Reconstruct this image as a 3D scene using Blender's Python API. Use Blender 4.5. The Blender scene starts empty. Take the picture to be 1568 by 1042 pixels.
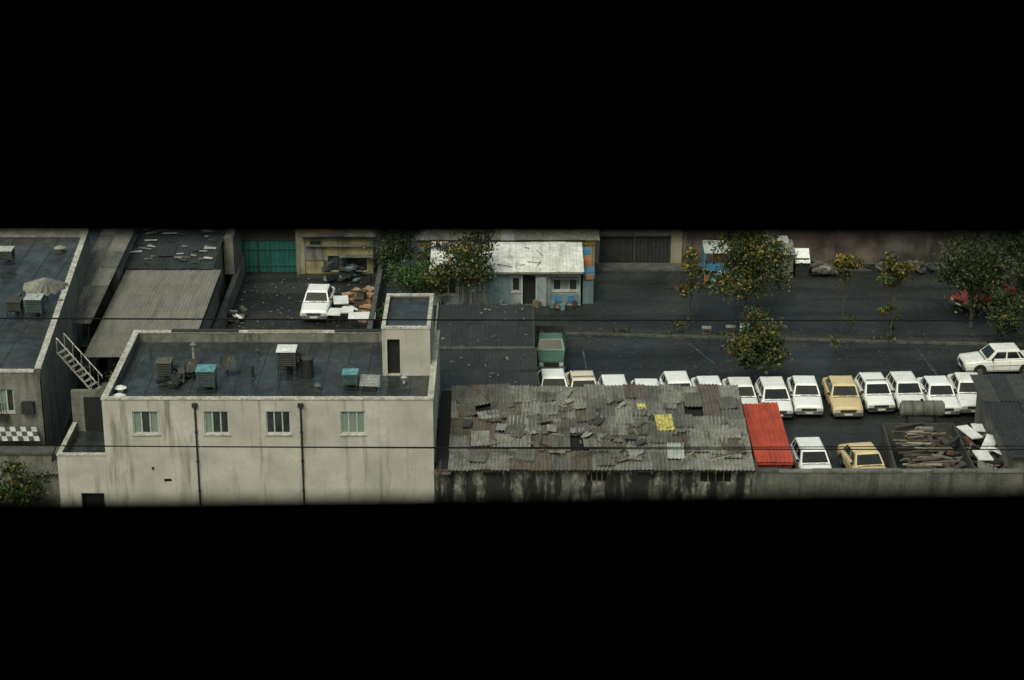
import bpy, math, random
import bmesh
from mathutils import Vector, Matrix
scene = bpy.context.scene

# ------------------------------------------------------------------ materials
def rgb(c): return (c[0], c[1], c[2], 1.0)

def mat(name, c1, c2=None, scale=1.5, rough=.85, rough2=None, lo=.35, hi=.65, vec=(1,1,1),
        streak=None, svec=(2.2,2.2,.22), slo=.5, shi=.7, samt=.7,
        c3=None, scale3=9, amt3=.5, bump=0, bscale=25, metal=0, spec=.5, coat=0):
    m = bpy.data.materials.new(name); m.use_nodes = True
    nt = m.node_tree; N = nt.nodes; L = nt.links
    b = N['Principled BSDF']
    b.inputs['Metallic'].default_value = metal
    b.inputs['Roughness'].default_value = rough
    b.inputs['Specular IOR Level'].default_value = spec
    b.inputs['Coat Weight'].default_value = coat
    b.inputs['Coat Roughness'].default_value = .08
    b.inputs['Base Color'].default_value = rgb(c1)
    if c2 is None: return m
    tc = N.new('ShaderNodeTexCoord')
    def noise(sc, v=(1,1,1), det=6, r=.6):
        mp = N.new('ShaderNodeMapping'); mp.inputs['Scale'].default_value = v
        L.new(tc.outputs['Object'], mp.inputs['Vector'])
        n = N.new('ShaderNodeTexNoise'); n.inputs['Scale'].default_value = sc
        n.inputs['Detail'].default_value = det; n.inputs['Roughness'].default_value = r
        L.new(mp.outputs['Vector'], n.inputs['Vector']); return n
    def ramp(src, a, bb, v0=0, v1=1):
        r = N.new('ShaderNodeMapRange'); r.inputs['From Min'].default_value = a; r.inputs['From Max'].default_value = bb
        r.inputs['To Min'].default_value = v0; r.inputs['To Max'].default_value = v1
        L.new(src, r.inputs['Value']); return r.outputs['Result']
    def mix(f, a, bcol):
        x = N.new('ShaderNodeMix'); x.data_type = 'RGBA'
        L.new(f, x.inputs['Factor'])
        if isinstance(a, tuple): x.inputs[6].default_value = rgb(a)
        else: L.new(a, x.inputs[6])
        x.inputs[7].default_value = rgb(bcol); return x.outputs[2]
    n1 = noise(scale, vec)
    f1 = ramp(n1.outputs['Fac'], lo, hi)
    col = mix(f1, tuple(c1), c2)
    if c3 is not None:
        n3 = noise(scale3); col = mix(ramp(n3.outputs['Fac'], .48, .68, 0, amt3), col, c3)
    if streak is not None:
        n2 = noise(1.0, svec, 8, .65); col = mix(ramp(n2.outputs['Fac'], slo, shi, 0, samt), col, streak)
    L.new(col, b.inputs['Base Color'])
    if rough2 is not None:
        nr = noise(scale*.8+.07, vec)
        L.new(ramp(nr.outputs['Fac'], .4, .6, rough, rough2), b.inputs['Roughness'])
    if bump:
        nb = noise(bscale); bp = N.new('ShaderNodeBump'); bp.inputs['Strength'].default_value = bump
        bp.inputs['Distance'].default_value = .03
        L.new(nb.outputs['Fac'], bp.inputs['Height']); L.new(bp.outputs['Normal'], b.inputs['Normal'])
    return m

def brickmat(name, c1, c2, mortar):
    m = bpy.data.materials.new(name); m.use_nodes = True
    nt = m.node_tree; N = nt.nodes; L = nt.links; b = N['Principled BSDF']
    b.inputs['Roughness'].default_value = .9
    tc = N.new('ShaderNodeTexCoord'); s = N.new('ShaderNodeSeparateXYZ'); c = N.new('ShaderNodeCombineXYZ')
    L.new(tc.outputs['Object'], s.inputs[0]); L.new(s.outputs['X'], c.inputs['X']); L.new(s.outputs['Z'], c.inputs['Y'])
    br = N.new('ShaderNodeTexBrick'); br.inputs['Scale'].default_value = 1
    br.inputs['Brick Width'].default_value = .26; br.inputs['Row Height'].default_value = .11
    br.inputs['Mortar Size'].default_value = .012
    br.inputs['Color1'].default_value = rgb(c1); br.inputs['Color2'].default_value = rgb(c2); br.inputs['Mortar'].default_value = rgb(mortar)
    L.new(c.outputs[0], br.inputs['Vector'])
    n = N.new('ShaderNodeTexNoise'); n.inputs['Scale'].default_value = .7; n.inputs['Detail'].default_value = 7
    L.new(tc.outputs['Object'], n.inputs['Vector'])
    r = N.new('ShaderNodeMapRange'); r.inputs['From Min'].default_value=.35; r.inputs['From Max'].default_value=.65
    r.inputs['To Min'].default_value=.3; r.inputs['To Max'].default_value=1.2
    L.new(n.outputs['Fac'], r.inputs['Value'])
    x = N.new('ShaderNodeMix'); x.data_type='RGBA'; x.blend_type='MULTIPLY'; x.inputs['Factor'].default_value=1
    L.new(br.outputs['Color'], x.inputs[6]); L.new(r.outputs['Result'], x.inputs[7])
    L.new(x.outputs[2], b.inputs['Base Color'])
    return m

M = {}
M['asphalt'] = mat('wet_asphalt', (.011,.014,.014), (.028,.032,.030), scale=.22, rough=.66, rough2=.34, lo=.38, hi=.62, c3=(.070,.075,.069), scale3=3.5, amt3=.38, bump=.3, bscale=14, spec=.38,
                   streak=(.006,.008,.008), svec=(.08,.6,1), slo=.47, shi=.6, samt=.7)
M['kerb'] = mat('kerb_concrete', (.075,.083,.075), (.03,.035,.031), scale=2, c3=(.12,.125,.115), bump=.3)
M['paint_line'] = mat('worn_line_paint', (.12,.13,.125), (.022,.026,.026), scale=4, lo=.38, hi=.52)
M['soil'] = mat('wet_soil', (.014,.015,.011), (.03,.031,.023), scale=2, bump=.5)
M['felt'] = mat('roof_felt', (.018,.024,.025), (.040,.048,.048), scale=.6, rough=.55, rough2=.2, c3=(.075,.083,.08), scale3=2.2, amt3=.45, spec=.42,
                streak=(.012,.016,.017), svec=(.9,.12,1), slo=.5, shi=.62, samt=.6, bump=.15, bscale=6)
M['plaster'] = mat('plaster', (.47,.47,.415), (.32,.322,.28), scale=.55, rough=.9, c3=(.36,.35,.28), scale3=5, amt3=.6,
                   streak=(.12,.12,.095), svec=(1.7,1.7,.14), slo=.53, shi=.68, samt=.88, bump=.2, bscale=12)
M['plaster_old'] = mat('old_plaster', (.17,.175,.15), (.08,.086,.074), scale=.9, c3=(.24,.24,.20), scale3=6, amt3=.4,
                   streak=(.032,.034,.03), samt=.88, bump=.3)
M['coping'] = mat('coping', (.54,.55,.48), (.32,.32,.27), scale=2.5, c3=(.09,.09,.075), scale3=7, amt3=.75, bump=.2)
M['rear_dark_strip'] = mat('rear_dark_strip', (.012,.014,.014), (.03,.032,.032), scale=3)
M['stained'] = mat('stained_wall', (.13,.135,.115), (.055,.06,.053), scale=1.0, streak=(.007,.008,.008), svec=(1.5,1.5,.3), slo=.45, shi=.54, samt=.96, c3=(.40,.41,.35), scale3=2.6, amt3=.8, bump=.4)
M['wallfront'] = mat('street_wall', (.115,.12,.10), (.058,.063,.054), scale=1.2, streak=(.018,.02,.018), samt=.85, bump=.3, c3=(.2,.2,.17), scale3=5, amt3=.4)
M['brick'] = brickmat('brown_brick', (.10,.075,.055), (.075,.058,.045), (.12,.11,.09))
M['brick2'] = brickmat('grey_brick', (.075,.071,.058), (.054,.05,.042), (.085,.08,.07))
M['beige'] = mat('beige_plaster', (.26,.25,.17), (.155,.15,.105), scale=1.3, streak=(.045,.043,.032), samt=.8)
M['yellowwall'] = mat('yellow_plaster', (.28,.255,.12), (.17,.16,.085), scale=1.6, streak=(.05,.046,.032), samt=.8)
M['yellow'] = mat('yellow_paint', (.42,.30,.05), (.26,.2,.06), scale=3, c3=(.1,.09,.05), scale3=4)
M['shopwhite'] = mat('shop_panel', (.30,.34,.33), (.17,.205,.205), scale=1.2, streak=(.06,.075,.075), samt=.75)
M['shopblue'] = mat('shop_blue', (.085,.16,.18), (.14,.21,.225), scale=1.5, streak=(.035,.055,.06), samt=.75)
M['blue'] = mat('blue_paint', (.02,.13,.27), (.05,.19,.30), scale=3)
M['teal'] = mat('teal_paint', (.008,.07,.06), (.016,.105,.09), scale=.8, rough=.55, streak=(.006,.032,.028), samt=.75)
M['tealbright'] = mat('cooler_teal', (.13,.37,.40), (.06,.20,.23), scale=3, rough=.5, c3=(.20,.20,.17), amt3=.6)
M['tealdull'] = mat('cooler_dull', (.045,.09,.095), (.025,.05,.055), scale=3, rough=.5, c3=(.12,.10,.08), amt3=.6)
M['dark'] = mat('dark_metal', (.009,.011,.011), (.022,.025,.025), scale=3, rough=.6)
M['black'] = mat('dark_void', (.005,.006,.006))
M['white'] = mat('white_paint', (.80,.83,.81), (.60,.64,.62), scale=1.5, rough=.6, c3=(.30,.31,.28), scale3=6, amt3=.4)
M['whitesheet'] = mat('white_tin', (.80,.82,.77), (.50,.53,.49), scale=.9, rough=.5, c3=(.30,.28,.22), scale3=3, amt3=.5, streak=(.18,.165,.125), svec=(2.5,.3,1), slo=.54, shi=.68, samt=.75)
M['tin1'] = mat('sheet_grey_a', (.19,.195,.165), (.105,.11,.094), scale=1.6, c3=(.32,.325,.28), scale3=5, amt3=.5, streak=(.035,.036,.03), svec=(2,.4,1), samt=.85, bump=.2)
M['tin2'] = mat('sheet_grey_b', (.12,.125,.106), (.062,.067,.058), scale=2, c3=(.20,.20,.17), scale3=4, amt3=.5, streak=(.027,.028,.025), svec=(2,.4,1), samt=.85)
M['tin3'] = mat('sheet_grey_c', (.28,.285,.245), (.16,.165,.14), scale=1.8, c3=(.07,.074,.065), scale3=6, amt3=.65)
M['tin4'] = mat('sheet_grey_d', (.052,.057,.051), (.03,.034,.031), scale=2)
M['tinb'] = mat('sheet_brownish', (.115,.10,.075), (.065,.057,.045), scale=1.8, c3=(.17,.16,.13), scale3=5, amt3=.5, streak=(.028,.025,.02), svec=(2,.4,1), samt=.8)
M['tinw'] = mat('sheet_pale', (.42,.46,.44), (.26,.29,.28), scale=2)
M['tiny'] = mat('sheet_yellow', (.60,.54,.11), (.42,.40,.12), scale=5, c3=(.10,.10,.07), scale3=4, amt3=.85)
M['taupe1'] = mat('sheet_taupe_a', (.205,.203,.17), (.155,.155,.13), scale=.8, c3=(.11,.11,.09), scale3=4, amt3=.35, streak=(.07,.07,.058), svec=(2,.3,1), samt=.55)
M['taupe2'] = mat('sheet_taupe_b', (.185,.184,.155), (.14,.14,.12), scale=.8, c3=(.24,.24,.20), scale3=4, amt3=.3, streak=(.07,.07,.058), svec=(2,.3,1), samt=.55)
M['dk1'] = mat('sheet_dark_a', (.019,.024,.024), (.032,.038,.037), scale=.9, rough=.65, spec=.35, c3=(.075,.083,.078), scale3=8, amt3=.4)
M['dk2'] = mat('sheet_dark_b', (.014,.018,.018), (.025,.030,.029), scale=1.1, rough=.65, spec=.35, c3=(.085,.09,.084), scale3=9, amt3=.4)
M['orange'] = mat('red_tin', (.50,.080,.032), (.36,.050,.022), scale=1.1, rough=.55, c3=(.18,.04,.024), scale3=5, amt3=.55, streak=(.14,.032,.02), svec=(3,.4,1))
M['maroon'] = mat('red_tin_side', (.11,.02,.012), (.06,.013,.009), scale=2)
M['wood1'] = mat('weathered_wood', (.16,.14,.105), (.075,.065,.05), scale=4)
M['wood2'] = mat('pale_wood', (.34,.30,.225), (.19,.165,.12), scale=4)
M['wood3'] = mat('orange_wood', (.34,.16,.06), (.20,.10,.045), scale=4)
M['wood4'] = mat('dark_wood', (.036,.031,.024), (.066,.056,.042), scale=4)
M['rust'] = mat('rust', (.11,.045,.024), (.055,.03,.02), scale=5)
M['card'] = mat('cardboard', (.36,.23,.12), (.25,.155,.085), scale=3)
M['glass'] = mat('window_glass', (.012,.018,.018), (.04,.055,.052), scale=1.2, rough=.12, spec=.5)
M['cglass'] = mat('car_glass', (.007,.009,.009), (.020,.025,.025), scale=2.2, rough=.09, spec=.45)
M['curtain'] = mat('window_curtain', (.13,.20,.165), (.21,.27,.23), scale=4, vec=(5,1,1), rough=.25)
M['frame'] = mat('window_frame', (.46,.49,.45), (.34,.37,.34), scale=4)
M['chrome'] = mat('bumper_metal', (.26,.27,.27), (.12,.13,.13), scale=6, rough=.35, metal=.6)
M['rubber'] = mat('tyre_rubber', (.009,.009,.009))
M['trim'] = mat('car_black_trim', (.013,.014,.014))
M['lamp'] = mat('headlamp_glass', (.40,.43,.42), rough=.2)
M['amber'] = mat('amber_lamp', (.5,.16,.02), rough=.3)
M['plate'] = mat('number_plate', (.6,.6,.5))
M['pwhite'] = mat('car_paint_white', (.84,.88,.86), (.79,.83,.81), scale=.9, rough=.3, coat=.3, c3=(.52,.54,.5), scale3=3, amt3=.2)
M['pwhite2'] = mat('car_paint_offwhite', (.80,.83,.79), (.68,.71,.67), scale=.9, rough=.35, coat=.3, c3=(.45,.46,.4), scale3=3, amt3=.3)
M['pcream'] = mat('car_paint_cream', (.64,.54,.30), (.52,.44,.24), scale=1, rough=.38, coat=.2)
M['pcreaml'] = mat('car_paint_ivory', (.68,.65,.52), (.56,.53,.42), scale=1, rough=.38, coat=.2)
M['pgreen'] = mat('truck_paint_green', (.075,.16,.12), (.045,.105,.08), scale=1.2, rough=.45)
M['pred'] = mat('car_paint_red', (.40,.05,.03), (.27,.035,.02), scale=1, rough=.35, coat=.3)
M['pgrey'] = mat('car_paint_grey', (.13,.19,.19), (.08,.12,.12), scale=1, rough=.35, coat=.3)
M['bark'] = mat('bark', (.034,.032,.025), (.07,.065,.05), scale=6, vec=(1,1,.3), bump=.5)
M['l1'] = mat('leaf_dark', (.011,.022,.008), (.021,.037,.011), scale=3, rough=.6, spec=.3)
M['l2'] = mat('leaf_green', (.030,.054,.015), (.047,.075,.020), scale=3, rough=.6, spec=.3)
M['l3'] = mat('leaf_yellow_green', (.11,.12,.024), (.155,.15,.028), scale=3, rough=.6, spec=.3)
M['l4'] = mat('leaf_brown', (.09,.06,.02), (.135,.09,.025), scale=3, rough=.6, spec=.3)
M['l5'] = mat('leaf_fresh', (.04,.095,.022), (.06,.12,.028), scale=3, rough=.6, spec=.3)
M['l6'] = mat('leaf_gold', (.32,.24,.035), (.22,.175,.03), scale=3, rough=.6, spec=.3)
M['towerwall'] = mat('tower_concrete', (.02,.02,.02), (.03,.03,.03), scale=1)
M['wire'] = mat('cable', (.005,.005,.005), spec=.2)

# ------------------------------------------------------------------ mesh builder
class MB:
    def __init__(s): s.v=[]; s.f=[]; s.m=[]; s.mats=[]; s.T=None
    def mi(s, k):
        mm = M[k] if isinstance(k,str) else k
        if mm not in s.mats: s.mats.append(mm)
        return s.mats.index(mm)
    def add(s, pts, faces, k):
        o=len(s.v); i=s.mi(k)
        if s.T is not None: pts=[tuple(s.T @ Vector(p)) for p in pts]
        s.v.extend([tuple(p) for p in pts])
        for f in faces: s.f.append(tuple(o+j for j in f)); s.m.append(i)
    def face(s, pts, k): s.add(pts,[tuple(range(len(pts)))],k)
    def box(s, x0,x1,y0,y1,z0,z1,k,rz=0,rx=0,ry=0):
        p=[(x0,y0,z0),(x1,y0,z0),(x1,y1,z0),(x0,y1,z0),(x0,y0,z1),(x1,y0,z1),(x1,y1,z1),(x0,y1,z1)]
        if rz or rx or ry:
            c=Vector(((x0+x1)/2,(y0+y1)/2,(z0+z1)/2))
            R=Matrix.Rotation(rz,3,'Z')@Matrix.Rotation(ry,3,'Y')@Matrix.Rotation(rx,3,'X')
            p=[tuple(c+R@(Vector(q)-c)) for q in p]
        s.add(p,[(0,3,2,1),(4,5,6,7),(0,1,5,4),(1,2,6,5),(2,3,7,6),(3,0,4,7)],k)
    def cyl(s,p0,p1,r0,r1,k,n=8):
        p0=Vector(p0);p1=Vector(p1);d=(p1-p0)
        if d.length<1e-6: return
        d.normalize(); a=d.orthogonal().normalized(); b=d.cross(a)
        pts=[];
        for p,r in((p0,r0),(p1,r1)):
            for i in range(n):
                t=2*math.pi*i/n; pts.append(tuple(p+a*(r*math.cos(t))+b*(r*math.sin(t))))
        fs=[(i,(i+1)%n,n+(i+1)%n,n+i) for i in range(n)]
        fs.append(tuple(range(n-1,-1,-1))); fs.append(tuple(range(n,2*n)))
        s.add(pts,fs,k)
    def sheet(s,o,u,v,W,Ln,k,pitch=.18,amp=.022,sag=0,nv=2,curl=0):
        o=Vector(o);u=Vector(u).normalized();v=Vector(v).normalized();n=u.cross(v)
        st=max(4,int(W/pitch*5)); pts=[]
        for j in range(nv):
            fv=j/(nv-1)
            for i in range(st+1):
                x=W*i/st
                h=amp*math.sin(2*math.pi*x/pitch)-sag*4*fv*(1-fv)+curl*(x/W)**3*(1-fv)**2
                pts.append(tuple(o+u*x+v*(Ln*fv)+n*h))
        fs=[(j*(st+1)+i,j*(st+1)+i+1,(j+1)*(st+1)+i+1,(j+1)*(st+1)+i) for j in range(nv-1) for i in range(st)]
        s.add(pts,fs,k)
    def done(s,name,parent=None,smooth=False,recalc=False):
        me=bpy.data.meshes.new(name); me.from_pydata(s.v,[],s.f); 
        for mm in s.mats: me.materials.append(mm)
        me.polygons.foreach_set('material_index',s.m)
        if smooth: me.polygons.foreach_set('use_smooth',[True]*len(s.f))
        me.update()
        ob=bpy.data.objects.new(name,me); scene.collection.objects.link(ob)
        if parent: ob.parent=parent
        return ob

def group(name):
    e=bpy.data.objects.new(name,None); scene.collection.objects.link(e); e.empty_display_size=.5; return e

def facade(mb,x0,x1,z0,z1,y,ops,k,depth=.16):
    xs=sorted({x0,x1}|{o[0] for o in ops}|{o[1] for o in ops}); zs=sorted({z0,z1}|{o[2] for o in ops}|{o[3] for o in ops})
    for i in range(len(xs)-1):
        for j in range(len(zs)-1):
            cx=(xs[i]+xs[i+1])/2; cz=(zs[j]+zs[j+1])/2
            if any(o[0]<cx<o[1] and o[2]<cz<o[3] for o in ops): continue
            mb.face([(xs[i],y,zs[j]),(xs[i+1],y,zs[j]),(xs[i+1],y,zs[j+1]),(xs[i],y,zs[j+1])],k)
    for a,b,c,d in ops:
        mb.face([(a,y,c),(a,y+depth,c),(b,y+depth,c),(b,y,c)],k)
        mb.face([(a,y,d),(b,y,d),(b,y+depth,d),(a,y+depth,d)],k)
        mb.face([(a,y,c),(a,y,d),(a,y+depth,d),(a,y+depth,c)],k)
        mb.face([(b,y,c),(b,y+depth,c),(b,y+depth,d),(b,y,d)],k)

def window(mb,x0,x1,z0,z1,y,n=3,cur=(0,),fr='frame'):
    t=.055; g=y+.13
    mb.box(x0,x1,y+.07,y+.12,z0,z0+t,fr); mb.box(x0,x1,y+.07,y+.12,z1-t,z1,fr)
    w=(x1-x0)/n
    for i in range(n+1):
        c=x0+w*i; a=max(x0,c-t/2); b=min(x1,c+t/2)
        if i==0: a,b=x0,x0+t
        if i==n: a,b=x1-t,x1
        mb.box(a,b,y+.073,y+.118,z0+t,z1-t,fr)
    for i in range(n):
        mb.face([(x0+w*i,g,z0),(x0+w*(i+1),g,z0),(x0+w*(i+1),g,z1),(x0+w*i,g,z1)],'curtain' if i in cur else 'glass')
    mb.box(x0-.06,x1+.06,y-.06,y+.06,z0-.06,z0-.002,'coping')

def sheet_roof(mb,x0,x1,y0,z0,y1,z1,sw,sl,mats,seed,pitch=.18,amp=.022,jz=.015,jr=.01,skip=0,step=0.01):
    R=random.Random(seed)
    d=Vector((0,y1-y0,z1-z0)); T=d.length; d.normalize()
    nrow=max(1,round(T/sl)); sl=T/nrow; nc=max(1,round((x1-x0)/sw)); sw=(x1-x0)/nc
    for r in range(nrow):
        for c in range(nc):
            if R.random()<skip: continue
            a=R.gauss(0,jr); b=R.gauss(0,jr)
            o=Vector((x0+c*sw-.03,y0,z0))+d*(r*sl-.06)+Vector((0,0,.012*(c%2)+step*r+abs(R.gauss(0,jz))))
            u=Vector((math.cos(a),math.sin(a),R.gauss(0,jr)))
            v=Matrix.Rotation(a,3,'Z')@(d+Vector((0,0,b)))
            mb.sheet(o,u,v,sw+.07,sl+.14+R.uniform(0,.12),R.choice(mats),pitch,amp)

def debris(mb,x0,x1,y0,y1,z,n,mats,lr,wr,tr,seed,tilt=.35,zh=.5,aligned=False):
    R=random.Random(seed)
    for i in range(n):
        l=R.uniform(*lr);w=R.uniform(*wr);t=R.uniform(*tr)
        x=R.uniform(x0,x1);y=R.uniform(y0,y1);zz=z+R.random()**1.5*zh+t/2
        rz=R.gauss(0,.2) if aligned else R.uniform(0,math.pi)
        mb.box(x-l/2,x+l/2,y-w/2,y+w/2,zz-t/2,zz+t/2,R.choice(mats),rz=rz,ry=R.gauss(0,tilt),rx=R.gauss(0,tilt))

# ------------------------------------------------------------------ ground
g=MB(); g.face([(-1500,-1500,0),(1500,-1500,0),(1500,3000,0),(-1500,3000,0)],'asphalt'); g.done('ground')
k=MB()
def strip(mb,x0,y0,x1,y1,w,za,zb,key):
    d=Vector((x1-x0,y1-y0,0)).normalized(); n=Vector((-d.y,d.x,0))*w/2
    a=Vector((x0,y0,0));b=Vector((x1,y1,0))
    P=[a-n,b-n,b+n,a+n]; pts=[(p.x,p.y,za) for p in P]+[(p.x,p.y,zb) for p in P]
    mb.add(pts,[(0,3,2,1),(4,5,6,7),(0,1,5,4),(1,2,6,5),(2,3,7,6),(3,0,4,7)],key)
R=random.Random(3)
for i in range(34):
    x=3.2+i*1.05; f=(x-2.9)/27; y=116-2*f
    strip(k,x,y+R.gauss(0,.012),x+1.02,y-.075+R.gauss(0,.012),.2,0,.12+R.gauss(0,.008),'kerb')
k.done('kerb')
k=MB(); strip(k,3.2,116.55,38,113.97,.7,0,.03,'soil'); k.done('planting_strip')
k=MB(); k.box(4.5,46,127.7,129,0,.13,'kerb'); k.done('pavement')
k=MB()
for (xa,ya,xb,yb) in [(23.5,113.6,23.9,109.2),(10.3,114.6,11.6,111.0),(4.1,113.5,4.3,108.5)]:
    strip(k,xa,ya,xb,yb,.09,.0041,.0042,'paint_line')
k.done('parking_line_marking')
k=MB()
for i in range(1000):
    if R.random()<.4: x=R.uniform(3,36); y=116-2*(x-2.9)/27+R.gauss(0,1.5)
    else: x=R.uniform(3,36); y=R.uniform(103,128)
    a=R.uniform(0,6.28); s=R.uniform(.025,.075)
    p=[(x+s*math.cos(a+q)*(.6 if j%2 else 1),y+s*math.sin(a+q)*(.6 if j%2 else 1),.008+R.random()*.02) for j,q in enumerate((0,1.57,3.14,4.71))]
    k.face(p,R.choice(['l4','l3','l4','wood1','wood4','wood4','l6']))
for i in range(250):
    x=R.uniform(-17,-8); y=R.uniform(117,127); a=R.uniform(0,6.28); s=R.uniform(.03,.09)
    p=[(x+s*math.cos(a+q),y+s*math.sin(a+q),.008+R.random()*.02) for q in (0,1.57,3.14,4.71)]
    k.face(p,R.choice(['l4','wood2','tin3','wood4']))
k.done('leaf_litter')
k=MB()
for i in range(34):
    x=R.uniform(3.5,36); y=116.45-2*(x-2.9)/27+R.gauss(0,.15)
    if R.random()<.4: x=R.uniform(4,36); y=127.6+R.gauss(0,.1)
    for q in range(R.randint(6,30)):
        a=R.uniform(0,6.28); h=R.uniform(.08,.38); px=x+R.gauss(0,.2); py=y+R.gauss(0,.12); o=.045
        k.face([(px-o*math.cos(a),py-o*math.sin(a),.02),(px+o*math.cos(a),py+o*math.sin(a),.02),(px+h*.5*math.sin(a),py+h*.4*math.cos(a),h)],R.choice(['l1','l2','l1','l1','l3']))
k.done('weeds')

# ------------------------------------------------------------------ white plastered building
B=group('plastered_house')
w=MB(); X0,X1,Y0,Y1=-19.2,-3.7,90.6,99.8
ops=[(-17.8,-16.6,4.4,5.55),(-14.45,-13.3,4.4,5.55),(-11.55,-10.4,4.4,5.55),(-8.05,-6.9,4.4,5.55),(-16.5,-16.15,1.9,2.1)]
facade(w,X0,X1,0,6.15,Y0,ops,'plaster')
w.face([(X0,Y1,0),(X0,Y0,0),(X0,Y0,6.15),(X0,Y1,6.15)],'plaster')
w.face([(X1,Y0,0),(X1,Y1,0),(X1,Y1,6.15),(X1,Y0,6.15)],'plaster')
w.face([(X1,Y1,0),(X0,Y1,0),(X0,Y1,6.15),(X1,Y1,6.15)],'plaster')
t=.22
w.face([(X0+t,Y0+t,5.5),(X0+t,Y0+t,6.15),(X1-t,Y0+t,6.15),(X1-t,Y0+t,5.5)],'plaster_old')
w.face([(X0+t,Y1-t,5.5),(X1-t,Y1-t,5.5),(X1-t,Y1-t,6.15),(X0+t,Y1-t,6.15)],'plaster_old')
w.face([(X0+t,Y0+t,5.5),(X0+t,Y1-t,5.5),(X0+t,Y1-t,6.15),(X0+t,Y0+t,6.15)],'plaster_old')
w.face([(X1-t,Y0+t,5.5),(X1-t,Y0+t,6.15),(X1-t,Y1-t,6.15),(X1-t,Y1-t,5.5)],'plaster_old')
w.done('walls',B)
w=MB(); w.face([(X0+.1,Y0+.1,5.65),(X1-.1,Y0+.1,5.65),(X1-.1,Y1-.1,5.65),(X0+.1,Y1-.1,5.65)],'felt')
R=random.Random(11)
for i in range(14):
    x=X0+.6+i*1.05
    w.box(x,x+.05,Y0+.3,Y1-.3,5.652,5.662,'dk2')
w.done('roof',B)
w=MB()
def copings(mb,x0,x1,y0,y1,z,t,key,o=.04,h=.07):
    mb.box(x0-o,x1+o,y0-o,y0+t+o,z,z+h,key)
    mb.box(x0-o,x1+o,y1-t-o,y1+o,z,z+h,key)
    mb.box(x0-o+.003,x0+t+o,y0+t+o,y1-t-o,z,z+h-.004,key)
    mb.box(x1-t-o,x1+o-.003,y0+t+o,y1-t-o,z,z+h-.004,key)
copings(w,X0,X1,Y0,Y1,6.15,t,'coping')
w.box(-17.3,-13.9,Y1-.3,Y1+.06,6.224,6.27,'rear_dark_strip'); w.box(-9.0,-6.4,Y1-.3,Y1+.06,6.224,6.27,'rear_dark_strip')  # two darker strips along the top of the rear parapet
w.box(-13.4,-9.6,Y1-.28,Y1+.02,6.224,6.24,'wood2')
w.done('parapet_coping',B)
w=MB()
for i,o in enumerate(ops[:4]): window(w,*o,Y0,n=3,cur=[(0,2),(0,),(),(0,1,2)][i])
w.face([(-16.5,Y0+.14,1.9),(-16.15,Y0+.14,1.9),(-16.15,Y0+.14,2.1),(-16.5,Y0+.14,2.1)],'black')
w.box(-17.05,-16.95,Y0-.05,Y0+.02,2.6,2.72,'dark')
w.done('windows',B)
w=MB()
for x in (-14.85,-9.9):
    w.cyl((x,Y0-.06,0),(x,Y0-.06,5.8),.045,.045,'dark',8); w.box(x-.13,x+.13,Y0-.14,Y0+.05,5.8,5.98,'dark')
    for z in (1.5,3,4.5): w.box(x-.07,x+.07,Y0-.11,Y0-.001,z,z+.05,'dark')
w.done('drainpipes',B)
w=MB(); a,b,c,d=-6.3,-3.97,94.9,99.8
facade(w,a,b,5.66,8.1,c,[(-6.08,-5.42,5.7,7.55)],'plaster',.25)
w.face([(a,d,5.66),(a,c,5.66),(a,c,8.1),(a,d,8.1)],'plaster'); w.face([(b,c,5.66),(b,d,5.66),(b,d,8.1),(b,c,8.1)],'plaster')
w.face([(b,d+.003,5.66),(a,d+.003,5.66),(a,d+.003,8.1),(b,d+.003,8.1)],'plaster')
w.face([(a,c+.1,7.98),(b,c+.1,7.98),(b,d-.1,7.98),(a,d-.1,7.98)],'felt')
w.face([(-6.08,c+.24,5.7),(-5.42,c+.24,5.7),(-5.42,c+.24,7.55),(-6.08,c+.24,7.55)],'black')
for (p,q) in ((a,a+.16),(b-.16,b)): w.box(p,q,c+.16,d-.16,8.0,8.096,'plaster_old')
copings(w,a,b,c,d,8.1,.14,'coping',.03,.1)
w.box(-6.12,-6.06,c-.03,c+.05,5.7,7.6,'frame'); w.box(-5.44,-5.38,c-.03,c+.05,5.7,7.6,'frame')
w.done('stair_tower',B)
w=MB()
facade(w,-21.5,-19.21,0,3.3,Y0,[(-20.5,-19.4,0.2,1.35)],'plaster',.3)
w.face([(-20.5,Y0+.29,.2),(-19.4,Y0+.29,.2),(-19.4,Y0+.29,1.35),(-20.5,Y0+.29,1.35)],'black')
w.face([(-21.5,94.5,0),(-21.5,Y0,0),(-21.5,Y0,3.3),(-21.5,94.5,3.3)],'plaster')
w.face([(-21.45,Y0+.1,2.9),(-19.21,Y0+.1,2.9),(-19.21,94.5,2.9),(-21.45,94.5,2.9)],'felt')
w.box(-21.52,-19.22,Y0-.03,Y0+.2,3.3,3.37,'coping'); w.box(-21.52,-21.3,Y0+.2,94.5,3.3,3.366,'coping')
w.face([(-21.3,Y0+.2,2.9),(-21.3,94.5,2.9),(-21.3,94.5,3.3),(-21.3,Y0+.2,3.3)],'plaster_old')
w.box(-21.5,-19.22,94.5,94.8,0,5.0,'plaster_old'); w.box(-20.9,-19.5,94.44,94.497,2.95,4.7,'black')
w.done('side_wing',B)

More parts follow.
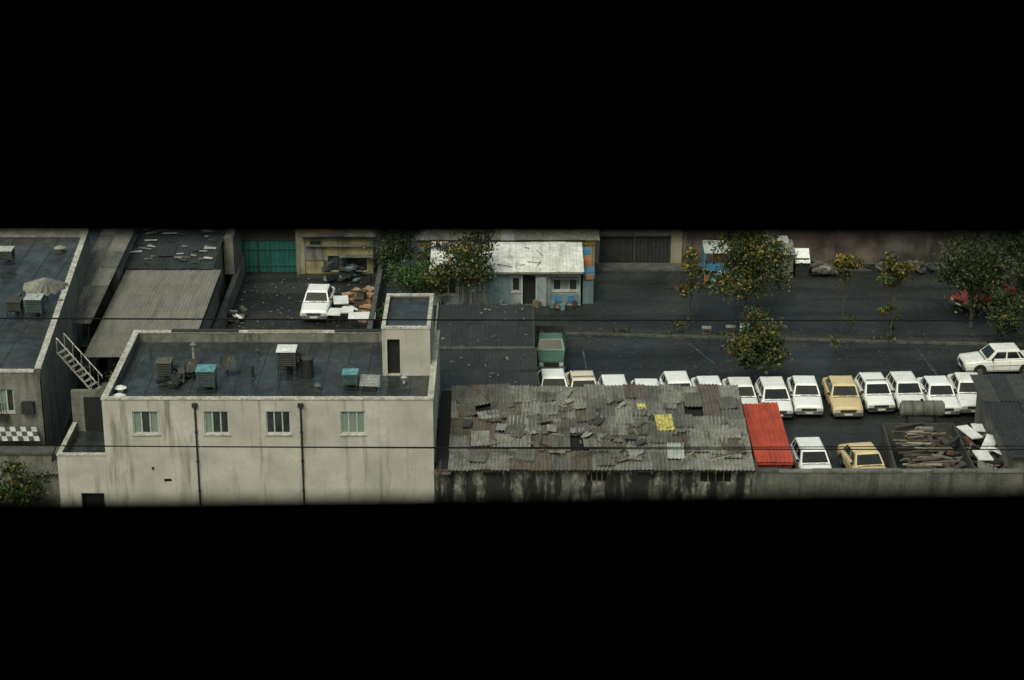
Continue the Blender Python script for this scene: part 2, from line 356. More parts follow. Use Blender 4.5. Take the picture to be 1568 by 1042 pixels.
# rooftop equipment
def cooler(x,y,z,s=.9,leg=.5,h=.9,top='white',body='tealbright',name='air_cooler'):
    mb=MB(); a=s/2
    for i in(-1,1):
        for j in(-1,1): mb.box(x+i*(a-.04)-.025,x+i*(a-.04)+.025,y+j*(a-.04)-.025,y+j*(a-.04)+.025,z,z+leg,'dark')
    for j in(-1,1): mb.box(x-a,x+a,y+j*(a-.04)-.02,y+j*(a-.04)+.02,z+leg*.35,z+leg*.35+.04,'dark')
    mb.box(x-a+.03,x+a-.03,y-a+.03,y+a-.03,z+leg,z+leg+h,'dark')
    for i in(-1,1):
        for j in(-1,1): mb.box(x+i*(a-.035)-.035,x+i*(a-.035)+.035,y+j*(a-.035)-.035,y+j*(a-.035)+.035,z+leg,z+leg+h,body)
    n=7
    for q in range(n):
        zz=z+leg+.06+q*(h-.1)/n
        mb.box(x-a+.07,x+a-.07,y-a-.005,y-a+.04,zz,zz+.03,body,rx=.5)
        mb.box(x-a-.005,x-a+.04,y-a+.07,y+a-.07,zz,zz+.03,body,ry=-.5)
        mb.box(x+a-.04,x+a+.005,y-a+.07,y+a-.07,zz,zz+.03,body,ry=.5)
    mb.box(x-a-.03,x+a+.03,y-a-.03,y+a+.03,z+leg+h,z+leg+h+.06,top)
    mb.box(x-a*.5,x+a*.5,y-a*.5,y+a*.5,z+leg+h+.062,z+leg+h+.10,top)
    mb.box(x-.2,x+.2,y+a+.032,y+a+.5,z+leg+.2,z+leg+.6,'tin4'); mb.cyl((x,y+a+.3,z),(x,y+a+.3,z+leg+.2),.17,.17,'tin4',10)
    return mb.done(name)
Z=5.66
cooler(-14.6,93.0,Z,.85,.3,.8,'tealbright','tealdull')
cooler(-10.9,94.6,Z,.9,.75,.75,'white','tin4')
cooler(-7.75,93.3,Z,.7,.25,.55,'tealbright','tealdull')
cooler(-16.8,94.3,Z,.7,.3,.7,'tin2','tin4')
cooler(-25.0,103.2,5.65,.85,.4,.75,'tinw','tealdull')
cooler(-26.1,103.4,5.65,.75,.4,.5,'tin4','tin4')
cooler(-28.6,112.4,5.65,.8,.3,.5,'tinw','tin4')
def vent(x,y,z,h=.8,r=.06,cap=True,key='tin2',name='roof_vent_pipe'):
    mb=MB(); mb.cyl((x,y,z),(x,y,z+h),r,r,key,8)
    if cap: mb.cyl((x,y,z+h),(x,y,z+h+.1),r*2.2,r*.8,key,10); mb.cyl((x,y,z+h-.06),(x,y,z+h-.003),r*1.2,r*2.2,key,10)
    mb.cyl((x,y,z),(x,y,z+.05),r*2,r*1.6,'dk1',10)
    return mb.done(name)
vent(-18.0,97.2,Z,.8,.06,False,'tin4'); vent(-12.6,94.6,Z,.6,.07,False,'dark'); vent(-12.7,97.6,Z,.3,.07,True,'tin4')
vent(-15.7,96.3,Z,1.1,.07,True,'tin3'); vent(-18.7,92.7,Z,.25,.14,True,'white'); vent(-18.65,91.9,Z,.15,.16,True,'white')
vent(-9.3,93.0,Z,.25,.08,True,'tin2'); vent(-23.9,104.5,5.65,.5,.08); vent(-26.0,114.4,5.65,.25,.16,True,'tin3'); vent(-5.2,93.8,Z,.35,.08,True,'tinw')
def dish(x,y,z,r,rz,name='satellite_dish'):
    mb=MB(); n=16; C=Vector((x,y,z+.7)); Rm=Matrix.Rotation(rz,3,'Z')@Matrix.Rotation(math.radians(50),3,'X')
    pts=[];fs=[]
    for j in range(5):
        rr=r*j/4
        for i in range(n):
            t=2*math.pi*i/n; p=Vector((rr*math.cos(t),rr*math.sin(t),.35*rr*rr/r)); pts.append(tuple(C+Rm@p))
    for j in range(4):
        for i in range(n): fs.append((j*n+i,j*n+(i+1)%n,(j+1)*n+(i+1)%n,(j+1)*n+i))
    mb.add(pts,fs,'tin4')
    mb.cyl((x,y+.05,z),(x,y,z+.68),.035,.03,'dark'); tip=C+Rm@Vector((0,0,r*.9)); mb.cyl(tuple(C+Rm@Vector((0,-r,.35*r))),tuple(tip),.012,.012,'dark'); mb.cyl(tuple(tip),tuple(tip+Vector((0,0,.1))),.04,.04,'tin3')
    for q in (0,2.1,4.2): mb.cyl((x,y+.05,z+.3),(x+.35*math.cos(q),y+.05+.35*math.sin(q),z),.015,.015,'dark')
    return mb.done(name)
dish(-13.85,94.8,Z,.42,.5); dish(-15.4,94.3,Z,.36,-.6)
def scrap(name,x,y,z,seed,n=14,spread=.7,mats=('dark','tin4','dark','dk1','dk2'),zh=.7,lr=(.3,1.0)):
    mb=MB(); debris(mb,x-spread,x+spread,y-spread,y+spread,z,n,list(mats),lr,(.1,.4),(.03,.2),seed,.5,zh)
    return mb.done(name)
scrap('discarded_duct_parts',-16.2,93.5,Z,1,8,.5,zh=.4); scrap('discarded_duct_parts',-10.3,94.9,Z,2,9,.3,zh=1.0,lr=(.3,.6))
scrap('discarded_duct_parts',-16.0,94.9,Z,8,7,.35,zh=.9,lr=(.3,.6))
mb=MB(); mb.cyl((-9.95,94.8,Z),(-9.95,94.8,Z+.95),.3,.3,'dark',14); mb.cyl((-9.95,94.8,Z+.95),(-9.95,94.8,Z+1.0),.31,.28,'tin4',14)
mb.cyl((-9.95,94.8,Z+.45),(-9.95,94.8,Z+.48),.315,.315,'dark',14); mb.done('oil_drum')
mb=MB()
for i in range(8):
    mb.box(-7.3,-6.35,92.8+i*.12,92.85+i*.12,Z+.28+i*.03,Z+.32+i*.03,'tinw',rz=-.12)
for i in range(3): mb.box(-7.2+i*.42,-7.16+i*.42,92.8,93.6,Z+.22,Z+.26,'tin3')
mb.box(-7.2,-6.5,92.8,93.6,Z,Z+.2,'dark'); mb.done('metal_grille_stack')

# ------------------------------------------------------------------ neighbour building far left
B=group('neighbour_house')
w=MB(); X0,X1,Y0,Y1=-44,-22.9,94.5,117.5
def skew(y): return -22.9-(y-94.5)*.088
wl=[(-25.0,-24.3,3.9,5.1),(-27.0,-25.7,3.7,5.2),(-30,-28.6,3.7,5.2)]
facade(w,-44,-22.95,0,6.0,Y0,wl,'plaster_old')
w.add([(skew(94.5),94.5,0),(skew(117.5),117.5,0),(skew(117.5),117.5,6),(skew(94.5),94.5,6)],[(0,1,2,3)],'plaster_old')
w.add([(-44,117.5,0),(-24.9,117.5,0),(-24.9,117.5,6),(-44,117.5,6)],[(0,3,2,1)],'plaster_old')
w.done('walls',B)
w=MB(); w.add([(-44,94.6,5.6),(-23.0,94.6,5.6),(-24.95,117.4,5.6),(-44,117.4,5.6)],[(0,1,2,3)],'felt')
for i in range(8): w.box(-25.3-i*1.3,-25.25-i*1.3,95,117,5.602,5.612,'dk2')
w.done('roof',B)
w=MB()
strip(w,-23.05,94.75,-25.0,117.4,.25,5.5,6.1,'plaster_old'); strip(w,-23.05,94.7,-25.0,117.5,.31,6.102,6.17,'coping')
w.box(-44,-23.2,94.45,94.7,6.0,6.1,'coping'); w.box(-44,-24.9,117.3,117.6,5.5,6.12,'coping')
w.done('parapet',B)
w=MB()
for o in wl: window(w,*o,Y0,n=2,cur=(0,))
w.box(-25.6,-24.6,94.1,94.48,3.75,3.8,'dark')
for i in range(9): w.box(-25.6+i*.12,-25.57+i*.12,94.1,94.13,3.8,4.5,'dark')
w.box(-23.9,-23.3,94.2,94.49,3.9,4.5,'dark')
w.done('windows',B)
w=MB(); R=random.Random(2)
for i in range(24):
    for j in range(3):
        x=-29.5+i*.26; z=3.25-j*.12; y=94.2-j*.3
        w.face([(x+.12*j,y,z),(x+.26+.12*j,y,z),(x+.26+.12*(j+1),y-.3,z-.12),(x+.12*(j+1),y-.3,z-.12)],'tinw' if (i+j)%2 else 'tin4')
w.done('striped_awning',B)
w=MB()
w.box(-44,-22.2,92.4,93.0,0,2.6,'plaster_old'); w.box(-44,-22.1,92.3,93.1,2.603,2.7,'kerb')
w.done('garden_wall',B)
mb=MB(); cx,cy=-25.2,106.4
for i in range(18):
    a0=math.pi*(.0+i/18); a1=math.pi*((i+1)/18)
    r=1.2; zc=6.35
    h=.08*(1 if i%2 else -1)
    mb.face([(cx,cy+.6,zc+.28),(cx+r*math.cos(a0),cy+.6-r*math.sin(a0)*1.5,zc-.15-h),(cx+r*math.cos(a1),cy+.6-r*math.sin(a1)*1.5,zc-.15+h)],'tin3' if i%2 else 'tin2')
mb.cyl((cx,cy+.6,5.6),(cx,cy+.6,6.7),.04,.04,'dark'); mb.cyl((cx-1,cy+.4,5.6),(cx-1,cy+.4,6.25),.03,.03,'dark'); mb.cyl((cx+1,cy+.4,5.6),(cx+1,cy+.4,6.25),.03,.03,'dark'); mb.done('roof_canopy')
mb=MB()
P0=Vector((-22.85,98.2,5.6)); P1=Vector((-20.9,97.4,3.6))
side=Vector((.25,.65,0))
for q in(0,1):
    o=side*q
    mb.cyl(tuple(P0+o),tuple(P1+o),.05,.05,'tin3',6); mb.cyl(tuple(P0+o+Vector((0,0,.8))),tuple(P1+o+Vector((0,0,.8))),.03,.03,'coping',6)
for i in range(10):
    p=P0.lerp(P1,i/9); 
    mb.face([tuple(p),tuple(p+side),tuple(p+side+Vector((.2,-.08,0))),tuple(p+Vector((.2,-.08,0)))],'tin3')
    if i%2==0:
        for q in(0,1): mb.cyl(tuple(p+side*q),tuple(p+side*q+Vector((0,0,.8))),.02,.02,'tin3',5)
mb.box(-21.1,-20.0,97.0,98.4,3.4,3.5,'tin2')
for (x,y) in ((-21.0,97.1),(-20.1,97.1),(-21.0,98.3),(-20.1,98.3)): mb.cyl((x,y,0),(x,y,3.4),.04,.04,'dark')
mb.done('outdoor_staircase')
w=MB(); sheet_roof(w,-21.0,-19.35,95.0,3.0,99.5,3.3,.85,2,['tin1','tin2','taupe1'],21); w.box(-21,-19.4,95.1,99.4,0,2.9,'plaster_old'); w.done('alley_shed')
w=MB(); w.box(-22.8,-21.6,91.5,94.0,0,1.9,'plaster_old'); sheet_roof(w,-22.9,-21.6,91.3,2.0,94.1,2.15,.7,1.4,['tin4','tin2'],22); w.done('alley_outhouse')
scrap('alley_clutter',-22.1,96.5,0,33,16,.7,('tin2','wood1','dark','wood4'),.8)

# ------------------------------------------------------------------ sheds left of yard
w=MB(); sheet_roof(w,-23.0,-17.4,104.8,2.85,118.2,3.2,.9,3.3,['taupe1','taupe2'],5,pitch=.2,amp=.02,jz=.002,jr=.001,step=.006)
w.box(-22.9,-17.55,110.5,118.0,0,2.8,'plaster_old'); w.box(-17.5,-17.38,104.8,118.2,2.7,2.86,'tin4'); w.done('workshop_shed')
w=MB(); sheet_roof(w,-24.0,-17.9,118.3,3.3,126,3.7,.9,1.9,['dk1','dk2','dk1'],6,pitch=.2,amp=.02,jz=.02,jr=.006)
R=random.Random(4)
for i in range(38):
    x=R.uniform(-23,-18.3); y=R.uniform(119,125.2); z=3.36+(y-118.3)*.052+.06
    l=R.uniform(.2,.9); w_=R.uniform(.06,.28)
    w.box(x-l/2,x+l/2,y-w_/2,y+w_/2,z,z+.03,R.choice(['tin1','tin2','tin4','tinw','tin1','tin3']),rz=R.gauss(-.15,.3),rx=.05)
w.box(-23.9,-18.0,118.5,126,0,3.25,'plaster_old'); w.done('storage_shed')
w=MB()
sheet_roof(w,-25.0,-23.1,107.6,3.75,124,4.6,.95,2.8,['tin2','taupe2','tin2'],7,pitch=.2,jz=.003,jr=.002)
w.box(-24.9,-23.2,116.5,124,0,3.7,'plaster_old')
for x in (-24.8,-23.3):
    w.cyl((x,107.9,0),(x,107.9,3.72),.06,.06,'dark')
w.done('carport')
w=MB(); w.box(-17.35,-17.1,112.5,127.2,0,1.1,'plaster_old'); w.box(-17.38,-17.07,112.5,127.2,1.102,1.16,'kerb'); w.done('yard_wall')
w=MB(); w.box(-17.9,-17.3,123.5,127.3,1.2,3.6,'plaster_old'); w.done('brick_pier')
scrap('yard_clutter',-16.7,118.5,0,31,18,.6,('tin3','tin2','wood1','dark','white'),.5,(.2,.6)); scrap('yard_clutter',-16.8,114.8,0,32,14,.5,('tin3','tin2','wood1','dark'),.5,(.2,.6))

w=MB(); w.sheet((-18.65,127.35,.05),(1,0,0),(0,0,1),4.85,2.15,'teal',.3,.03)
w.box(-18.7,-13.8,127.3,127.42,2.2,2.3,'dark'); w.box(-16.3,-16.22,127.26,127.33,.05,2.2,'dark'); 
for z in(.5,1.6): w.box(-18.6,-13.85,127.27,127.31,z,z+.05,'teal')
w.done('teal_metal_gate')
w=MB(); w.box(-13.8,-13.25,127.1,127.7,0,3.0,'beige'); w.box(-19.2,-18.72,127.1,127.7,0,3.0,'plaster_old'); w.done('gate_pillar')
w=MB(); w.box(-24,-13.9,128.4,131,0,4,'dark'); w.done('dark_warehouse')
B=group('yellow_workshop')
w=MB(); facade(w,-13.25,-8.9,0,3.2,127.2,[(-11.8,-9.3,.2,1.2),(-12.9,-12.2,1.6,2.2)],'yellowwall')
w.face([(-8.9,127.2,0),(-8.9,131,0),(-8.9,131,3.2),(-8.9,127.2,3.2)],'beige'); w.done('walls',B)
w=MB(); w.box(-13.2,-8.85,126.9,127.19,1.9,1.96,'tin2'); w.box(-11.0,-8.85,126.6,127.17,1.25,1.3,'tin2'); 
window(w,-11.8,-9.3,.2,1.2,127.2,4,(),'dark'); w.face([(-12.9,127.33,1.6),(-12.2,127.33,1.6),(-12.2,127.33,2.2),(-12.9,127.33,2.2)],'glass')
w.box(-13.24,-11.9,127.15,127.195,.9,1.9,'plaster_old'); w.box(-13.22,-8.87,127.1,127.195,2.3,2.5,'plaster_old'); w.done('fittings',B)
w=MB(); sheet_roof(w,-13.4,-8.7,126.8,2.62,131,3.6,.9,2,['tin1','tin2'],9); w.done('roof',B)
w=MB(); debris(w,-11.8,-9.0,125.4,126.6,0,26,['dark','tin4','wood4','dark','dk1','shopblue'],(.3,1.1),(.1,.5),(.05,.4),12,.2,.9); w.done('scrap_heap')
w=MB(); w.box(-8.4,-8.2,112.5,131,0,1.0,'plaster_old'); w.box(-8.45,-8.15,112.5,131,1.003,1.06,'kerb'); w.done('garden_boundary_wall')

def crate(x,y,z,sx,sy,sz,key,rz,name='cardboard_box'):
    mb=MB(); a,b=sx/2,sy/2
    mb.T=Matrix.Translation((x,y,z))@Matrix.Rotation(rz,4,'Z')
    mb.box(-a,a,-b,b,0,sz,key); mb.face([(-a,-b,sz+.004),(a,-b,sz+.004),(a*1.05,-b*1.6,sz+.12),(-a*1.05,-b*1.6,sz+.12)],key)
    mb.face([(-a,b,sz+.004),(-a*1.02,b*1.5,sz+.05),(a*1.02,b*1.5,sz+.05),(a,b,sz+.004)],key); mb.box(-a*.98,a*.98,-.03,.03,sz+.001,sz+.006,'wood1')
    return mb.done(name)
R=random.Random(77)
for (x,y,z,s) in [(-9.0,121.2,0,.8),(-9.5,120.2,0,.7),(-8.9,119.2,0,.75),(-10.1,121.8,0,.6),(-9.2,120.8,.65,.5),(-8.95,122.6,0,.7),(-9.7,122.6,0,.6),(-8.9,118.3,0,.6),(-9.3,119.7,.5,.5)]:
    crate(x,y,z,s,s*.8,s*.75,R.choice(['card','wood4','card','wood2','card']),R.uniform(-.6,.6))
w=MB(); debris(w,-10.3,-8.7,119.2,123.2,0,22,['card','wood3','wood2','white','wood4','dark'],(.3,.9),(.08,.4),(.03,.12),15,.3,.4); w.done('flattened_cardboard')
def table(x,y,w_,d_,h,rz,name='white_table'):
    mb=MB(); mb.T=Matrix.Translation((x,y,0))@Matrix.Rotation(rz,4,'Z')
    mb.box(-w_/2,w_/2,-d_/2,d_/2,h,h+.06,'white')
    for i in(-1,1):
        for j in(-1,1): mb.box(i*(w_/2-.06)-.03,i*(w_/2-.06)+.03,j*(d_/2-.06)-.03,j*(d_/2-.06)+.03,0,h,'dark')
    mb.box(-w_/2+.09,w_/2-.09,-.02,.02,h*.3,h*.3+.04,'dark'); return mb.done(name)
table(-10.4,119.9,.9,1.4,.75,.1); table(-10.6,117.9,.8,1.2,.7,-.1); table(-9.85,118.2,.7,1.1,.72,.05); table(-8.9,116.6,1.6,1.2,.9,.03)

# ------------------------------------------------------------------ shop with white tin roof
B=group('roadside_shop')
w=MB(); facade(w,-4.9,4.2,0,2.25,121.1,[(.65,1.45,.02,1.95),(2.5,4.0,.95,1.75),(-4.4,-3.4,.7,1.7),(-.0,.5,.9,1.8)],'shopwhite',.2)
w.face([(4.2,121.1,0),(4.2,125,0),(4.2,125,2.6),(4.2,121.1,2.25)],'shopwhite'); w.face([(-4.9,125,0),(-4.9,121.1,0),(-4.9,121.1,2.25),(-4.9,125,2.6)],'shopwhite')
w.done('walls',B)
w=MB()
w.face([(.65,121.28,0),(1.45,121.28,0),(1.45,121.28,1.95),(.65,121.28,1.95)],'black')
w.box(.56,.65,121.03,121.15,0,2.0,'tinw'); w.box(1.45,1.54,121.03,121.15,0,2.0,'tinw'); w.box(1.54,2.1,120.9,121.09,0,1.9,'shopwhite')
window(w,2.5,4.0,.95,1.75,121.1,3,(1,),'tinw'); window(w,-4.4,-3.4,.7,1.7,121.1,2,(),'frame'); window(w,0,.5,.9,1.8,121.1,1,(),'tinw')
w.box(-1.5,-.1,121.03,121.096,.1,1.9,'shopblue'); w.box(2.3,4.1,121.03,121.096,.2,.75,'shopblue'); w.box(2.6,3.0,121.0,121.028,.3,.65,'blue'); w.box(3.4,3.8,121.0,121.028,.3,.65,'blue')
for i in range(7): w.box(-3.3+i*.26,-3.24+i*.26,120.98,121.09,.1,1.9,'tinw')
w.box(-3.3,-1.6,120.99,121.08,1.0,1.05,'tinw')
w.box(2.0,2.03,121.0,121.09,0,2.2,'dark'); w.box(2.3,4.1,120.7,121.09,1.8,1.85,'tin4')
debris(w,-4.5,3.9,120.3,120.9,0,18,['wood1','dark','shopblue','tin3','wood4'],(.2,.6),(.1,.3),(.1,.4),46,.15,.15)
w.done('shopfront',B)
w=MB(); sheet_roof(w,-5.0,4.35,120.65,2.32,124.7,2.85,1.0,2.1,['whitesheet'],13,pitch=.2,amp=.010,jz=.006,jr=.004)
w.box(-5.0,4.35,120.62,120.68,2.2,2.3,'tin3')
R=random.Random(45)
for i in range(9):
    x=R.uniform(-4.4,3.8); y=R.uniform(121,124.2); z=2.33+(y-120.65)*.131+.05; l=R.uniform(.3,1.2)
    w.box(x-l/2,x+l/2,y-.02,y+.02,z,z+.03,R.choice(['wood1','tin2','wood2']),rz=R.uniform(0,3.1))
w.done('roof',B)
w=MB()
w.box(4.35,5.0,121.4,122.6,0,1.5,'shopblue'); w.box(4.4,5.1,121.8,122.8,1.503,1.9,'blue'); w.box(4.38,4.95,123,124,0,2.3,'wood3'); w.box(4.5,5.0,121.3,121.5,1.6,1.9,'wood3',rz=.2); w.box(4.36,4.9,124.1,124.6,0,2.6,'blue')
w.done('lean_to',B)
B=group('tin_roof_house')
w=MB(); w.box(-5.9,5.25,126.2,131,0,2.6,'beige'); w.box(-5.95,5.3,126.1,126.19,2.3,2.6,'yellow'); w.done('walls',B)
w=MB(); sheet_roof(w,-6.1,5.5,125.9,2.68,131,4.0,.9,2.2,['tin3','tin1','tinw','tin3'],14,jz=.02); w.done('roof',B)

w=MB(); w.sheet((5.7,129.1,.1),(1,0,0),(0,0,1),4.5,1.8,'dark',.25,.02); w.box(7.9,7.98,129.0,129.09,.1,1.9,'tin4'); w.box(5.6,10.3,129.0,129.2,1.9,1.97,'tin4'); w.done('dark_metal_gate')
w=MB(); w.box(5.3,5.6,128.9,129.5,0,3,'beige'); w.box(10.3,11.0,128.9,129.5,0,3,'beige'); w.box(5.6,10.3,129.1,129.5,1.98,3.0,'plaster_old'); w.done('gate_surround')
w=MB(); w.box(11.0,24.0,129.05,129.4,0,3,'brick'); w.box(24.0,50,129.0,129.4,0,2.6,'brick2'); w.box(23.9,50,128.95,129.45,2.603,2.72,'plaster_old')
for i in range(8): w.box(11.3+i*3.1,11.65+i*3.1,128.9,129.04 if i<4 else 128.995,0,2.1,'brick2')
w.done('brick_wall')
w=MB(); w.box(24,50,131,134,0,5,'brick'); w.done('brick_warehouse')
B=group('market_stall'); w=MB()
w.face([(12.2,126.0,1.75),(13.9,126.0,1.75),(13.9,127.8,2.05),(12.2,127.8,2.05)],'tinw')
for x in(12.25,13.85):
    for y,h in((126.05,1.74),(127.75,2.03)): w.cyl((x,y,0),(x,y,h),.03,.03,'blue')
w.box(12.3,13.8,126.2,126.8,.5,.9,'blue'); w.box(12.2,12.28,126.1,127.7,.3,1.7,'blue'); w.box(12.9,13.6,126.9,127.3,.9,1.4,'wood3')
w.sheet((14.0,125.6,0.1),(1,0.1,0),(0,0,1),1.0,1.8,'blue',.2,.01)
debris(w,12.3,15,124.8,127,0,24,['wood3','white','blue','dark','wood1'],(.2,.7),(.1,.4),(.1,.3),41,.3,.7); w.done('frame_and_goods',B)
B=group('roadside_shack'); w=MB()
w.box(16.3,17.9,126.3,127.9,0,1.5,'plaster_old'); sheet_roof(w,16.2,18.0,126.1,1.6,128.2,1.85,.6,1,['tin3','tin1','tinw'],42,jr=.04,jz=.03)
sheet_roof(w,15.9,17.2,127.2,2.0,129,2.3,.6,1,['tin2','tin3'],43,jr=.04); w.box(18.1,18.95,126.6,128.0,0,1.2,'dark'); w.box(18.05,19.0,126.3,127.5,1.25,1.32,'white',rx=.6)
w.box(17.0,17.7,127.6,128.3,1.9,2.2,'white'); w.box(15.9,16.25,126.2,127.9,0,1.7,'wood4')
w.done('walls_and_roof',B)
w=MB(); w.box(19.2,21.2,126.6,127.6,.13,.55,'kerb'); debris(w,19.3,21.5,126.3,127.5,.3,18,['tin2','tin3','wood1','kerb'],(.3,1),(.1,.5),(.05,.2),44,.2,.4)
debris(w,14.8,34,127.2,128.6,.13,40,['wood4','tin4','dark','wood1','tin2'],(.3,1.2),(.1,.4),(.05,.3),47,.2,.3); w.done('rubble_heap')
for (x,y,h,key) in [(13.7,115.7,.75,'white'),(11.5,116.0,.4,'tin2'),(12.9,115.9,.5,'tin4')]:
    mb=MB(); mb.box(x-.25,x+.25,y-.15,y+.15,.05,h,key); mb.box(x-.28,x+.28,y-.18,y+.18,h+.002,h+.05,'tin3'); mb.box(x-.2,x+.2,y-.156,y-.151,h*.3,h*.8,'dark'); mb.done('utility_box')

# ------------------------------------------------------------------ dark flat shed in yard
B=group('long_dark_shed'); w=MB()
sheet_roof(w,-4.25,1.15,106.2,2.85,113.3,2.75,.9,3.6,['dk1','dk2'],50,pitch=.22,amp=.012,jz=.003,jr=.002)
sheet_roof(w,-4.1,1.3,100.2,2.6,106.2,2.78,.9,3.1,['dk2','dk1'],51,pitch=.22,amp=.012,jz=.004,jr=.003)
w.box(-4.3,1.2,106.12,106.2,2.8,2.92,'tin2'); w.box(-4.3,-4.2,100.2,113.3,2.85,2.93,'tin1'); w.box(1.16,1.24,106.2,113.3,2.8,2.9,'tin4')
debris(w,-3.8,.9,101,113,2.86,40,['tin3','wood2','tin2','wood1'],(.05,.2),(.03,.1),(.02,.05),52,.1,.02)
w.done('roof',B); w=MB(); w.box(-4.1,1.1,100.3,113.2,0,2.55,'plaster_old'); w.box(-.2,.8,113.2,113.3,.1,1.9,'dark'); w.done('walls',B)

# ------------------------------------------------------------------ ramshackle shed with broken corrugated roof
B=group('ramshackle_shed'); w=MB()
XA,XB=-3.0,11.45
sheet_roof(w,XA,XB,90.25,2.72,99.0,3.4,.95,1.75,['tin1','tin2','tin1','tinb','tin2','tin3','tinb','tin1'],60,pitch=.19,amp=.03,jz=.02,jr=.022,skip=.015,step=.014)
sheet_roof(w,-3.7,-2.95,90.2,2.5,99.3,3.0,.7,1.2,['tin4','tin2','wood4'],61,jr=.08,jz=.06)
R=random.Random(62)
def slopez(y): return 2.72+(y-90.25)*(.68/8.75)
def rsheet(x,y,a,W_,L_,key,lift,tl=0,roll=0,curl=0):
    u=Vector((math.cos(a),math.sin(a),roll)); v=Matrix.Rotation(a,3,'Z')@Vector((0,1,.078+tl))
    w.sheet((x,y,slopez(y)+.09+lift),u,v,W_,L_,key,.19,.028,nv=4,curl=curl)
for i in range(40):
    x=R.uniform(XA,XB-.95); y=R.uniform(90.4,97.4)
    rsheet(x,y,R.gauss(0,.07),.9,R.uniform(.9,1.9),R.choice(['tin1','tin2','tin3','tinb','tin2']),R.uniform(0,.05),R.gauss(0,.015),R.gauss(0,.015),R.choice([0,0,.12]))
for i in range(60):
    x=R.gauss(3.2,2.4); y=R.gauss(94.8,1.9)
    if not(XA<x<XB-.6 and 90.6<y<98.2): continue
    rsheet(x,y,R.gauss(0,.5),R.uniform(.25,.7),R.uniform(.25,.9),R.choice(['tin1','tin2','tin3','tin4','tinb']),R.uniform(.01,.08),R.gauss(0,.06),R.gauss(0,.06),R.choice([0,.1]))
for (x,y,W_,L_,a,key) in [(7.1,94.0,.85,1.7,.03,'tiny'),(6.3,96.2,.4,.7,.1,'tiny'),(10.3,93.2,.8,.9,-.05,'tin3'),(7.4,91.1,.8,1.6,-.04,'tinw'),(-2.4,96.4,1.5,1.0,.45,'tin2'),(-1.6,95.2,1.1,.8,.2,'tin3'),(2.2,97.3,.5,1.4,-.3,'tin3')]:
    rsheet(x,y,a,W_,L_,key,.05)
debris(w,XA+.5,XB-.5,90.8,98.5,3.0,50,['wood1','wood4','tin4','wood2'],(.3,1.4),(.03,.08),(.03,.06),63,.05,.12)
w.done('broken_roof',B)
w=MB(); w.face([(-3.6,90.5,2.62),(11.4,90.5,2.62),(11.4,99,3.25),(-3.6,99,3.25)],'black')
facade(w,-3.69,11.6,0,2.62,90.6,[(3.5,4.5,1.95,2.5),(8.9,10.4,1.9,2.45)],'stained',.2)
w.face([(11.6,90.6,0),(11.6,99,0),(11.6,99,3.2),(11.6,90.6,2.62)],'stained'); w.face([(-3.6,99,0),(11.6,99,0),(11.6,99,3.2),(-3.6,99,3.2)],'stained')
for (x0,x1,z0,z1) in [(3.5,4.5,1.95,2.5),(8.9,10.4,1.9,2.45)]:
    w.face([(x0,90.78,z0),(x1,90.78,z0),(x1,90.78,z1),(x0,90.78,z1)],'black')
    for q in range(4): w.box(x0+(x1-x0)*q/4,x0+(x1-x0)*q/4+.05,90.64,90.7,z0,z1,'wood1')
for i in range(16): w.cyl((-3.4+i,90.05,2.6),(-3.4+i,91.4,2.70),.05,.05,'wood4',6)
w.box(-3.6,11.5,90.36,90.44,2.54,2.66,'wood4'); w.done('walls',B)

B=group('red_tin_shed'); w=MB()
sheet_roof(w,11.75,13.5,92.0,2.35,98.9,2.5,.9,3.5,['orange'],70,pitch=.22,amp=.022,jz=.008,jr=.004); w.done('roof',B)
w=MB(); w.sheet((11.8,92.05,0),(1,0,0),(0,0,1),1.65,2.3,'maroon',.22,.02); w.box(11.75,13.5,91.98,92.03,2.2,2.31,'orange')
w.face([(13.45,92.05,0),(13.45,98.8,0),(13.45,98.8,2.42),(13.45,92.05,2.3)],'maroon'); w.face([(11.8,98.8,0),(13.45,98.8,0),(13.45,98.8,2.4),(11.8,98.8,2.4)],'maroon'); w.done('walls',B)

w=MB(); w.box(11.62,45,90.6,90.85,0,2.42,'wallfront')
R=random.Random(71); x=11.62
while x<44:
    l=R.uniform(.8,1.6); w.box(x,min(x+l-.02,45),90.56+R.gauss(0,.01),90.89,2.423,2.5+R.uniform(-.02,.03),'plaster_old' if R.random()<.6 else 'kerb'); x+=l
w.done('street_wall')

B=group('scrap_enclosure'); w=MB()
for (xa,ya,xb,yb) in [(18.6,91.2,19.0,98.8),(18.6,91.2,22.5,91.2),(19.0,98.8,22.6,98.8),(22.5,91.2,22.6,98.8)]: strip(w,xa,ya,xb,yb,.1,0,1.5,'tin4')
w.done('fence',B); w=MB()
R=random.Random(81)
for i in range(80):
    y=R.uniform(91.6,98.5); z=.9+R.random()*.7; x=R.uniform(19.2,20.2); l=R.uniform(.9,2.0); a=R.gauss(0,.12)
    w.cyl((x,y,z),(x+l,y+a*l,z+R.gauss(0,.12)),.05,.06,R.choice(['wood1','wood2','tin1','wood4','wood4','tin2']),6)
debris(w,20.6,22.3,91.6,98.3,.7,90,['wood4','wood4','tin4','wood1','dark','rust','tin1'],(.3,1.4),(.06,.35),(.03,.15),82,.3,.9); w.done('scrap_metal_and_logs',B)
w=MB(); w.box(22.8,24.0,91.5,98.8,0,.6,'wood4'); debris(w,22.8,24.4,91.8,98.5,.6,80,['rust','wood4','wood4','tin1','dark','wood1','rust'],(.4,1.6),(.05,.4),(.03,.12),83,.2,.7)
